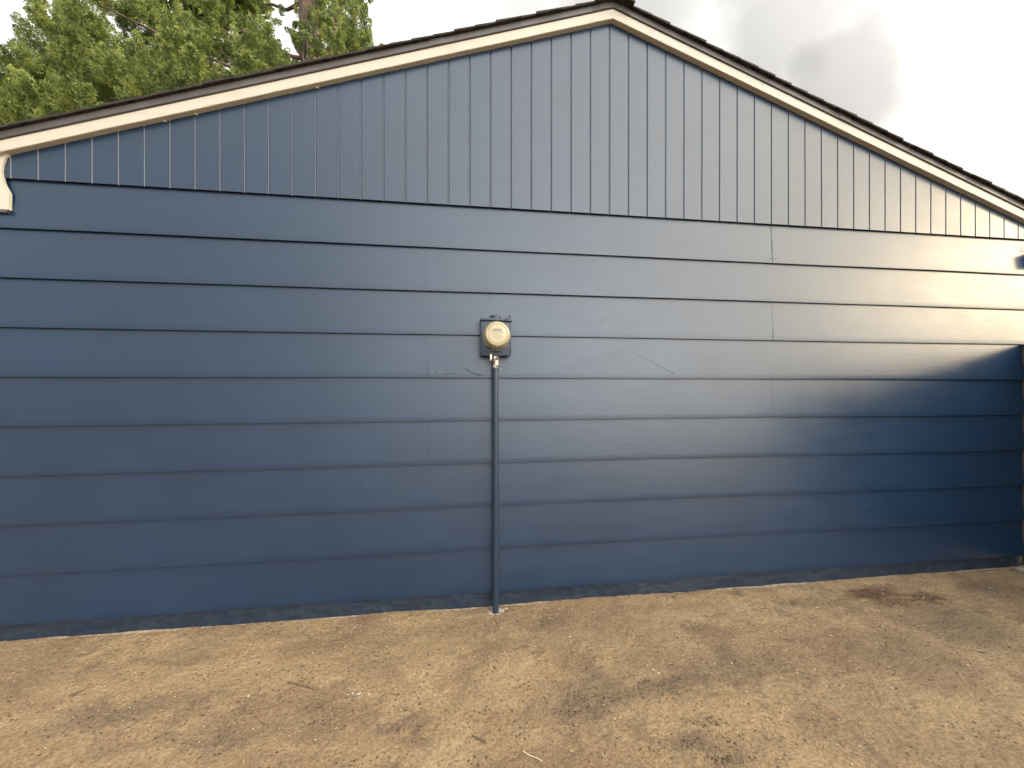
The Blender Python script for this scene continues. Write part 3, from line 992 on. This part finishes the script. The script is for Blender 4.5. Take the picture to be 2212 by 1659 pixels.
from_bm('print', bm, m_print, face)
bm = bmesh.new()
box(bm, MX - 0.010, MX + 0.008, BY - 0.088, BY - 0.076, MZ - 0.0845, MZ - 0.0795, 0.001)
from_bm('reset_tab', bm, m_print, cover)

PXc, PYc, PR = 0.2285, -0.062, 0.0205
cd = empty('conduit_pipe', (PXc, PYc, 0))
tag(cd, 'navy painted conduit running down the siding from meter box to the ground', 'conduit pipe')
bm = bmesh.new()
pts = [(PXc + 0.0012 * math.sin(z * 2.2), PYc - 0.006 * (1 - z / 1.66) ** 2, z) for z in np.linspace(-0.05, 1.70, 30)]
tube(bm, pts, PR, 24)
from_bm('pipe', bm, m_box, cd, 40)
bm = bmesh.new()
lathe_z(bm, [(0.0195, 1.70), (0.0215, 1.70), (0.0225, 1.695), (0.0225, 1.728), (0.0195, 1.730), (0.0195, 1.757)], PXc, PYc, 24)
lathe_z(bm, [(0.0205, 1.662), (0.0232, 1.664), (0.0232, 1.700), (0.0205, 1.7015)], PXc, PYc, 24)
lathe_z(bm, [(0.0195, 1.732), (0.026, 1.736), (0.026, 1.757)], PXc, PYc, 6)
from_bm('coupling', bm, m_worn, cd, 35)
bm = bmesh.new()
N_ = 16
ra, rb = [], []
for k in range(N_ + 1):
    a = math.pi * k / N_
    for lst, z in ((ra, 1.656), (rb, 1.674)):
        lst.append([bm.verts.new((PXc + q * math.cos(a), PYc - q * math.sin(a), z)) for q in (PR + 0.001, PR + 0.0035)])
for k in range(N_):
    bm.faces.new((ra[k][1], ra[k + 1][1], rb[k + 1][1], rb[k][1]))
    bm.faces.new((ra[k][0], ra[k + 1][0], ra[k + 1][1], ra[k][1]))
    bm.faces.new((rb[k][0], rb[k + 1][0], rb[k + 1][1], rb[k][1]))
for s in (-1, 1):
    xa = PXc + s * (PR + 0.0022)
    box(bm, min(xa, xa - s * 0.0024), max(xa, xa - s * 0.0024), PYc, -0.014, 1.6562, 1.6738)
    box(bm, min(xa, xa + s * 0.024), max(xa, xa + s * 0.024), -0.0165, -0.0125, 1.655, 1.675, 0.0012)
strap = from_bm('strap', bm, m_box, cd, 35)
for s in (-1, 1):
    bm = bmesh.new()
    lathe(bm, [(0.0062, 0.0), (0.006, -0.003), (0.003, -0.005), (0, -0.0052)], PXc + s * (PR + 0.015), 1.665, 10, -0.0165)
    from_bm('screw', bm, m_worn, strap, 40)

# broken mortar round the foot of the conduit
def rock(bm, x, y, z, r, sq=0.6, seed=0):
    rs = random.Random(seed)
    v = bmesh.ops.create_icosphere(bm, subdivisions=2, radius=1.0)['verts']
    ph = [rs.uniform(0, 6.28) for _ in range(4)]
    el = rs.uniform(0.7, 1.3)
    rot = Matrix.Rotation(rs.uniform(0, 3.14), 3, 'Z')
    for q in v:
        c = q.co
        k = 1 + 0.2 * math.sin(3.1 * c.x + ph[0]) + 0.16 * math.sin(4.2 * c.y + ph[1]) + 0.14 * math.sin(5 * c.z + ph[2])
        c = rot @ Vector((c.x * k * el, c.y * k / el, c.z * k * sq))
        q.co = Vector((x, y, z)) + c * r


bm = bmesh.new()
for i, (dx, dy, r_) in enumerate([(-0.045, -0.005, 0.013), (-0.034, -0.024, 0.010), (-0.028, 0.012, 0.012), (-0.018, -0.035, 0.008), (0.030, -0.01, 0.014), (0.045, 0.012, 0.016), (0.062, 0.026, 0.012), (0.030, 0.022, 0.012), (0.006, -0.034, 0.008),
                                  (0.076, 0.032, 0.010), (-0.052, 0.022, 0.009), (0.022, -0.03, 0.008)]):
    x, y = PXc + dx, PYc - 0.006 + dy
    rock(bm, x, y, gz(x, y) + r_ * 0.15, r_, 0.45, i)
mp_ = from_bm('mortar_patch', bm, m_edge, None, 50)
tag(mp_, 'crumbled pale mortar around the foot of the conduit', 'mortar')

# ------------------------------------------------------------------ fence, wall fixture, pale block at the right edge
FX = at(2205, 800, 0.0).x
fn = empty('wooden_fence', (FX, -1.5, 0))
tag(fn, 'dark wooden board fence meeting the right end of the siding', 'fence')
FL = 2.6
TOP = 1.905
bm = bmesh.new()
yy = -0.006
while yy > -FL:
    w = 0.139
    box(bm, FX + random.uniform(0, 0.003), FX + 0.019, yy - w, yy, 0.03, TOP + random.uniform(-0.006, 0.004), 0.002, 1)
    yy -= w + 0.003
from_bm('board', bm, m_fence, fn)
for z in (0.35, 1.0, 1.65):
    bm = bmesh.new()
    box(bm, FX + 0.020, FX + 0.058, -FL, -0.02, z, z + 0.088, 0.003)
    from_bm('rail', bm, m_fence, fn)
for y_ in (-0.12, -1.3, -2.5):
    bm = bmesh.new()
    box(bm, FX + 0.059, FX + 0.148, y_ - 0.045, y_ + 0.045, -0.2, TOP - 0.02, 0.004)
    from_bm('post', bm, m_fence, fn)

fxp = at(2209, 548, -0.06)
wf = empty('wall_fixture', (fxp.x, -0.014, fxp.z))
tag(wf, 'small dark blue fixture jutting from the siding below the right eave', 'wall fixture')
p0 = at(2208, 572, -0.028); p1 = at(2208, 527, -0.028)
p0.x += 0.10; p1.x += 0.10
bm = bmesh.new()
box(bm, p0.x + 0.012, p0.x + 0.11, -0.026, -0.008, p0.z + 0.01, p1.z - 0.03, 0.004)
from_bm('back_plate', bm, m_box, wf, 35)
bm = bmesh.new()
box(bm, p0.x, p0.x + 0.12, -0.10, -0.028, p0.z, p0.z + 0.115, 0.012, 3)
hs = from_bm('housing', bm, m_box, wf, 35)
bm = bmesh.new()
tube(bm, [(p0.x + 0.05, -0.03, p0.z + 0.10), (p0.x + 0.03, -0.05, p0.z + 0.15), (p0.x + 0.0, -0.055, p0.z + 0.147), (p0.x - 0.03, -0.06, p0.z + 0.138)], [0.006, 0.005, 0.003, 0.0015], 8)
tube(bm, [(p0.x + 0.02, -0.052, p0.z + 0.15), (p0.x + 0.012, -0.055, p0.z + 0.175), (p0.x + 0.03, -0.05, p0.z + 0.20)], [0.004, 0.004, 0.003], 8)
from_bm('wire', bm, m_box, wf, 40)

pb = at(2207, 1236, -0.10)
bm = bmesh.new()
box(bm, pb.x - 0.012, FX - 0.006, -0.125, -0.055, -0.012, 0.030, 0.006)
bk = from_bm('concrete_block', bm, m_edge, None, 40)
tag(bk, 'small pale block lying on the dirt at the right end of the wall', 'block')

# ------------------------------------------------------------------ litter on the dirt
m = M('dry_leaf', (0.62, 0.53, 0.3), 0.7)
m.color(m.mix(m.ramp(m.noise(3, 2), 0.4, 0.6), (0.50, 0.45, 0.32), (0.34, 0.29, 0.16))); m_dry = m.m
m = M('yellow_leaf', (0.55, 0.50, 0.2), 0.6)
m.color(m.mix(m.ramp(m.noise(60, 2), 0.4, 0.6), (0.38, 0.36, 0.14), (0.34, 0.35, 0.15))); m_yel = m.m
m = M('twig_bark', (0.10, 0.065, 0.04), 0.85)
m.bump(m.noise(90, 4), 0.5, 0.003); m_twig = m.m
m = M('pale_stem', (0.5, 0.42, 0.28), 0.8)
m.bump(m.noise(90, 4), 0.4, 0.002); m_stem = m.m


def gp(px, py):
    d = ray(px, py)
    t = -EYE.z / d.z
    p = EYE + d * t
    return p.x, p.y


# tiny uncountable chips and needles
V, F, mi = [], [], []
for i in range(900):
    x = rng.uniform(-3.0, 4.65); y = -abs(rng.normal(0, 0.75)) - 0.02
    if y < -1.7: continue
    z = gz(x, y) + 0.0025
    a = rng.uniform(0, 6.28); l = rng.uniform(0.003, 0.008) * (1.6 if rng.random() < 0.15 else 1); w = l * rng.uniform(0.3, 0.7)
    c, s = math.cos(a), math.sin(a)
    tl = rng.uniform(-0.4, 0.4, 2)
    b = len(V)
    for (u, v, h) in ((-l, 0, 0), (0, -w, 0.0015), (l, 0, 0), (0, w, 0.0015)):
        V.append((x + c * u - s * v, y + s * u + c * v, z + h + tl[0] * v * 0.5 + 0.001 + abs(tl[1]) * abs(u) * 0.3))
    F.append((b, b + 1, b + 2, b + 3)); mi.append(0 if rng.random() < 0.45 else (1 if rng.random() < 0.3 else 2))
lit = from_arrays('leaf_litter', V, F, [m_dry, m_yel, m_twig], None, False, mi)
tag(lit, 'tiny pale chips and dark crumbs strewn over the dirt', 'litter', kind='stuff')


# crumbs of soil and grit, too many to count; thicker where the dirt is dark
m = M('soil_crumb', (0.1, 0.07, 0.045), 0.95, spec=0.2)
m.color(m.mix(m.ramp(m.noise(23, 3), 0.4, 0.62), (0.06, 0.04, 0.026), (0.24, 0.17, 0.105))); m_crumb = m.m
pt = []
for i in range(6500):
    pt.append((rng.uniform(-3.0, 4.6), -rng.uniform(0.01, 1.7)))
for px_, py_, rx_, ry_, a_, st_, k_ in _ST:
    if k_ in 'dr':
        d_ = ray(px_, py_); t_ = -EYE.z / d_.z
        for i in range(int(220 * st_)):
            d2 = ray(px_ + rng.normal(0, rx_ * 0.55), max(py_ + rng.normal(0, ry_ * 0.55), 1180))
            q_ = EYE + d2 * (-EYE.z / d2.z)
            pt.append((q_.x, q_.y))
V, F = [], []
oc = np.array([(1, 0, 0), (0, 1, 0), (-1, 0, 0), (0, -1, 0), (0, 0, 0.8), (0, 0, -0.6)], float)
of = np.array([(0, 1, 4), (1, 2, 4), (2, 3, 4), (3, 0, 4), (1, 0, 5), (2, 1, 5), (3, 2, 5), (0, 3, 5)])
for x, y in pt:
    if y > -0.01 or y < -1.75: continue
    r_ = 0.0014 + 0.0040 * rng.random() ** 3
    k = oc * (r_ * rng.uniform(0.7, 1.3, (6, 1))); a = rng.uniform(0, 6.28); c, s_ = math.cos(a), math.sin(a)
    k = np.stack([k[:, 0] * c * 1.3 - k[:, 1] * s_, k[:, 0] * s_ * 1.3 + k[:, 1] * c, k[:, 2]], 1)
    V.append(k + np.array([x, y, gz(x, y) + r_ * 0.25])); F.append(of + 6 * (len(V) - 1))
cr = from_arrays('soil_crumbs', np.concatenate(V), np.concatenate(F), m_crumb, None, False)
tag(cr, 'fine crumbs of dark soil and grit scattered over the dirt', 'grit', kind='stuff')


def leaf(px, py, l, w, ang, mat, label, name='fallen_leaf', group=None):
    x, y = gp(px, py)
    bm = bmesh.new()
    z = gz(x, y) + 0.003
    n = 7
    rows = []
    for i in range(n):
        q = i / (n - 1); hw = w * math.sin(math.pi * (0.06 + 0.88 * q)) ** 0.8
        zz = z + 0.004 * math.sin(q * 3.0) + 0.002
        rows.append([bm.verts.new((( q - .5) * 2 * l, v * hw, zz - z + abs(v) * hw * 0.5)) for v in (-1, 0, 1)])
    for a, b in zip(rows, rows[1:]):
        for k in range(2):
            bm.faces.new((a[k], a[k + 1], b[k + 1], b[k]))
    bmesh.ops.solidify(bm, geom=bm.faces[:], thickness=0.0006)
    o = from_bm(name, bm, mat, None, 60)
    o.location = (x, y, z); o.rotation_euler = (0, 0, ang)
    tag(o, label, 'leaf', group)
    return o


leaf(1350, 1320, 0.014, 0.008, 0.9, m_yel, 'yellowish leaf on the dirt a little right of the conduit foot', group='fallen leaves')
leaf(2285 / 1.1573 + 145, 1405 / 1.0 , 0.022, 0.006, -0.5, m_dry, 'long pale leaf on the dirt at the right, farthest right of the leaves', group='fallen leaves')
leaf(1783, 1616, 0.008, 0.0045, 0.4, m_yel, 'pale green leaf on the front right dirt, smaller of two green leaves', group='fallen leaves')
leaf(1664, 1598, 0.010, 0.005, 0.1, m_yel, 'green leaf on the front right dirt, larger of two green leaves', group='fallen leaves')
leaf(1302, 1632, 0.006, 0.004, 1.1, m_dry, 'tiny cream leaf beside the curved stem in the foreground', group='fallen leaves')
leaf(178, 1413, 0.018, 0.006, 0.3, m_dry, 'pale leaf near the wall foot in the left part of the dirt', group='fallen leaves')
leaf(415, 1402, 0.016, 0.007, 0.6, m_dry, 'whitish leaf close to the foundation left of the broken chips', group='fallen leaves')


def twig(pix, r, mat, label, name='twig', cat='twig'):
    pts = []
    for px, py in pix:
        x, y = gp(px, py)
        pts.append(Vector((x, y, gz(x, y) + r + 0.003)))
    c = sum(pts, Vector()) / len(pts)
    bm = bmesh.new()
    tube(bm, [p - c for p in pts], [r * (1 - 0.5 * i / len(pts)) for i in range(len(pts))], 7)
    if len(pts) > 2 and cat == 'twig':
        q = pts[1] - c
        tube(bm, [q, q + Vector((0.03, 0.02, 0.006)), q + Vector((0.05, 0.022, 0.004))], [r * .7, r * .5, r * .3], 6)
    o = from_bm(name, bm, mat, None, 50)
    o.location = c
    tag(o, label, cat)


twig([(622, 1476), (640, 1480), (662, 1484), (682, 1490)], 0.0028, m_twig, 'thin brown forked twig on the dirt left of the dark dirt patch')
twig([(150, 1504), (165, 1499), (178, 1494)], 0.004, m_twig, 'short dark stick on the far left part of the dirt')
twig([(1130, 1624), (1145, 1634), (1160, 1640), (1173, 1646)], 0.0022, m_stem, 'curved pale dry stem in the foreground dirt below the conduit', 'dry_stem', 'stem')
twig([(1020, 1590), (1036, 1596), (1050, 1606)], 0.0032, m_twig, 'dark broken stick on the dirt left of the pale curved stem')
twig([(1070, 1340), (1074, 1348), (1075, 1358)], 0.003, m_twig, 'tiny dark stick just in front of the conduit foot')

bm = bmesh.new()
x0, y0 = gp(775, 1499)
for i in range(9):
    dx, dy = rng.normal(0, 0.022), rng.normal(0, 0.008)
    rock(bm, dx, dy, gz(x0 + dx, y0 + dy) + 0.001, rng.uniform(0.003, 0.009), 0.5, i + 40)
for o in split_bm('stone_chip', bm, m_edge, None, 50):
    o.location = (x0, y0, 0)
    tag(o, 'white chip in the tight cluster on the dirt left of the conduit, nearer the camera', 'chip', 'tight cluster of white chips')
bm = bmesh.new()
x0, y0 = gp(755, 1360)
for i in range(6):
    dx, dy = rng.normal(0, 0.03), rng.normal(0, 0.02)
    rock(bm, dx, dy, gz(x0 + dx, y0 + dy) + 0.001, rng.uniform(0.003, 0.007), 0.5, i + 70)
for o in split_bm('stone_chip', bm, m_edge, None, 50):
    o.location = (x0, y0, 0)
    tag(o, 'white chip in the loose scatter close to the wall, left of the conduit', 'chip', 'loose scatter of white chips')

# ------------------------------------------------------------------ conifer behind the house
TX, TY = at(655, 30, 7.0).x, 7.0
tr = empty('conifer_tree', (TX, TY, 0))
tag(tr, 'large yellow green conifer standing behind the left slope of the roof', 'tree')

# clumps seen over the roof: picture x, y, depth Y, radius (px at that distance)
CL = []
vis = [
    (40, 250, 6.2, 60), (110, 262, 5.8, 48), (20, 205, 6.8, 62), (95, 205, 6.0, 62), (170, 225, 5.6, 62), (215, 255, 5.4, 40), (30, 130, 7.6, 58), (90, 140, 6.9, 52), (150, 150, 6.6, 62),
    (130, 60, 6.8, 62), (185, 40, 6.2, 60), (215, 95, 6.2, 58), (250, 150, 5.8, 60), (300, 130, 5.6, 62), (290, 215, 5.4, 55), (340, 175, 5.3, 60), (255, 20, 7.2, 60), (170, -10, 7.0, 55), (110, -5, 7.4, 50), (300, 60, 7.6, 60),
    (320, 10, 8.0, 60), (380, 65, 5.6, 58), (420, 95, 5.2, 62), (385, 130, 5.2, 60), (440, 150, 5.0, 58), (400, 190, 5.0, 55), (455, 200, 5.0, 45), (350, 235, 5.4, 40), (470, 95, 5.4, 42), (440, 30, 7.6, 60), (490, 15, 8.2, 45),
    (520, 95, 5.6, 52), (545, 75, 5.4, 50), (575, 95, 5.2, 56), (560, 150, 5.1, 60), (605, 130, 5.2, 56), (520, 165, 5.4, 52), (620, 165, 5.3, 38), (500, 195, 5.6, 40), (560, 190, 5.6, 45),
    (660, 85, 5.4, 42), (690, 75, 5.3, 46), (675, 120, 5.3, 44), (705, 110, 5.5, 40), (650, 160, 5.8, 34), (690, 150, 6.3, 36), (745, 110, 5.0, 48), (778, 98, 5.0, 46), (760, 140, 5.1, 40), (800, 122, 5.4, 36), (725, 50, 5.8, 46), (778, 48, 6.0, 46), (812, 105, 5.8, 26),
    (700, 15, 6.4, 46), (745, 0, 6.6, 46), (785, 15, 6.4, 34), (730, 150, 5.5, 30), (545, 0, 7.4, 34), (680, -25, 7.0, 50),
    (60, 190, 8.5, 60), (230, 200, 7.5, 60), (330, 200, 7.5, 60), (450, 160, 7.5, 50), (560, 150, 7.4, 46), (690, 130, 7.0, 40),
    (600, 38, 7.2, 26), (648, 12, 7.0, 26), (572, 38, 7.5, 28), (625, 62, 6.8, 26),
    (-40, 220, 7.0, 70), (-60, 140, 8.0, 60), (-30, 270, 6.4, 55),
]
rb = np.random.default_rng(9)
for px_, py_, Y_, r_ in vis:
    p = at(px_, py_, Y_ + 0.8)
    dist = (p.y - EYE.y)
    CL.append((p, r_ / 830.0 * dist * 0.60, True))
    if Y_ < 7.0 and px_ < 780 and not (540 < px_ < 660 and py_ < 60):
        p2 = at(px_ + rb.normal(0, 18), py_ + 22 + rb.normal(0, 12), Y_ + 3.6)
        CL.append((p2, r_ / 830.0 * (p2.y - EYE.y) * 0.66, True))
# the rest of the crown, above the picture and below the roof line
rh = np.random.default_rng(77)
for i in range(46):
    h = rh.uniform(3.2, 15.5)
    if 6.6 < h < 11.0: continue
    w = 4.6 if h < 7 else 4.8 * (1 - (h - 10.5) / 6.5)
    a = rh.uniform(0, 6.28); q = math.sqrt(rh.uniform(0.1, 1)) * max(w, 0.8)
    p = Vector((TX - 1.0 + q * math.cos(a) * 1.1, TY + 1.8 + abs(q * math.sin(a)) * 0.8, h))
    if p.x > -3.4 and p.y < DEPTH + 1.0: p.x = -3.6 - abs(rh.normal(0, 1.0))
    dv = p - EYE
    dep = dv.x * math.sin(YAW) + dv.y * math.cos(YAW)
    sy = 835 - 830 * dv.z / dep; sx_ = 1106 + 830 * (dv.x * math.cos(YAW) - dv.y * math.sin(YAW)) / dep
    if sx_ > 560 and sy > -110: continue          # would stand out against the open sky
    CL.append((p, rh.uniform(0.7, 1.0), False))


def sprays(center, rad, n, ls, out):
    """fans of short scale-leaf shoots over an ellipsoid, turned up and outwards"""
    d = rh.normal(0, 1, (n, 3)); d /= np.linalg.norm(d, axis=1)[:, None]
    d[:, 2] += 0.12
    sh = rh.uniform(0.45, 1.0, n) ** 0.55
    lump = 1 + 0.22 * np.sin(d[:, 0] * 5 + center.x * 3) * np.sin(d[:, 2] * 5 + center.z * 2) + 0.12 * np.sin(d[:, 1] * 9 + d[:, 0] * 7 + center.z)
    P = np.array(center) + d * (rad * sh * lump)[:, None] * np.array([1.0, 1.0, 0.92])
    ax = d * 0.75 + np.array([0, 0, 0.62]) + rh.normal(0, 0.28, (n, 3)); ax /= np.linalg.norm(ax, axis=1)[:, None]
    K = 6
    for k in range(K):
        a = ax + rh.normal(0, 0.42, (n, 3)); a /= np.linalg.norm(a, axis=1)[:, None]
        s = np.cross(a, rh.normal(0, 1, (n, 3))); s /= np.linalg.norm(s, axis=1)[:, None] + 1e-9
        L_ = ls * rh.uniform(0.6, 1.25, n)[:, None]
        W_ = L_ * rh.uniform(0.16, 0.27, n)[:, None]
        b = P + rh.normal(0, 0.25 * ls, (n, 3))
        bend = np.array([0, 0, 1.0]) * L_ * 0.12
        out.append(np.stack([b - s * W_ * 0.5, b + a * L_ * 0.55 - s * W_, b + a * L_ + bend, b + a * L_ * 0.55 + s * W_], 1))


def tufts(pc, d, r, n, ls, out):
    ax = np.array(d) * 0.6 + np.array([0, 0, 0.85]) + rng.normal(0, 0.15, 3); ax /= np.linalg.norm(ax)
    e = rng.normal(0, 1, (n, 3)); e /= np.linalg.norm(e, axis=1)[:, None]
    t = rng.uniform(-1, 1, n)
    wid = np.sqrt(np.clip(1 - t * t, 0, 1)) * (1.0 - 0.25 * t)
    e -= ax * (e @ ax)[:, None]
    P = np.array(pc) + ax * (t * r * 1.35)[:, None] + e * (wid * r * 0.75 * rng.uniform(0.5, 1, n) ** 0.5)[:, None]
    for k in range(3):
        a = ax * 0.8 + e * 0.55 + rng.normal(0, 0.26, (n, 3)); a /= np.linalg.norm(a, axis=1)[:, None]
        s = np.cross(a, rng.normal(0, 1, (n, 3))); s /= np.linalg.norm(s, axis=1)[:, None] + 1e-9
        L_ = ls * rng.uniform(0.6, 1.3, n)[:, None]
        W_ = L_ * rng.uniform(0.18, 0.30, n)[:, None]
        b = P + rng.normal(0, 0.3 * ls, (n, 3))
        out.append(np.stack([b - s * W_ * 0.5, b + a * L_ * 0.55 - s * W_, b + a * L_, b + a * L_ * 0.55 + s * W_], 1))


quads = []
for c, r_, v in CL:
    if v:
        # a clump is a bunch of upturned finger-like tufts
        ns = int(26 * (r_ / 0.5) ** 2)
        for q in range(ns):
            d = rng.normal(0, 1, 3); d /= np.linalg.norm(d); d[2] = d[2] * 0.95 + 0.1
            pc = Vector(np.array(c) + d * r_ * rng.uniform(0.55, 1.0))
            tufts(pc, d, r_ * rng.uniform(0.24, 0.42), int(200 * (r_ / 0.5)), 0.037, quads)
    else: sprays(c, r_, 260, 0.26, quads)
Q = np.concatenate(quads)
nq = len(Q)
from_arrays('crown', Q.reshape(-1, 3), np.arange(nq * 4).reshape(-1, 4), m_leaf, tr)
print('leaf quads', nq)

bm = bmesh.new()
tube(bm, [(TX + 0.10 * math.sin(z), TY + 0.5 + 0.08 * math.cos(z * 1.3), z) for z in np.linspace(-0.3, 15.5, 24)], [0.42 * (1 - i / 26) + 0.03 for i in range(24)], 14)
from_bm('trunk', bm, m_bark, tr, 60)
for c, r_, v in CL[::2]:
    z0 = min(max(c.z - 0.9 - 0.25 * abs(c.x - TX), 1.5), 14.5)
    st = Vector((TX, TY + 0.5, z0)); en = Vector(c)
    mid = (st + en) / 2 + Vector((0, 0, -0.25))
    pts = [st * (1 - q) ** 2 + mid * 2 * q * (1 - q) + en * q * q + Vector(rng.normal(0, 0.09, 3)) * (4 * q * (1 - q)) for q in np.linspace(0, 1, 8)]
    bm = bmesh.new()
    tube(bm, pts, [0.055 * (1 - 0.85 * i / 8) for i in range(8)], 7)
    from_bm('limb', bm, m_bark, tr, 60)
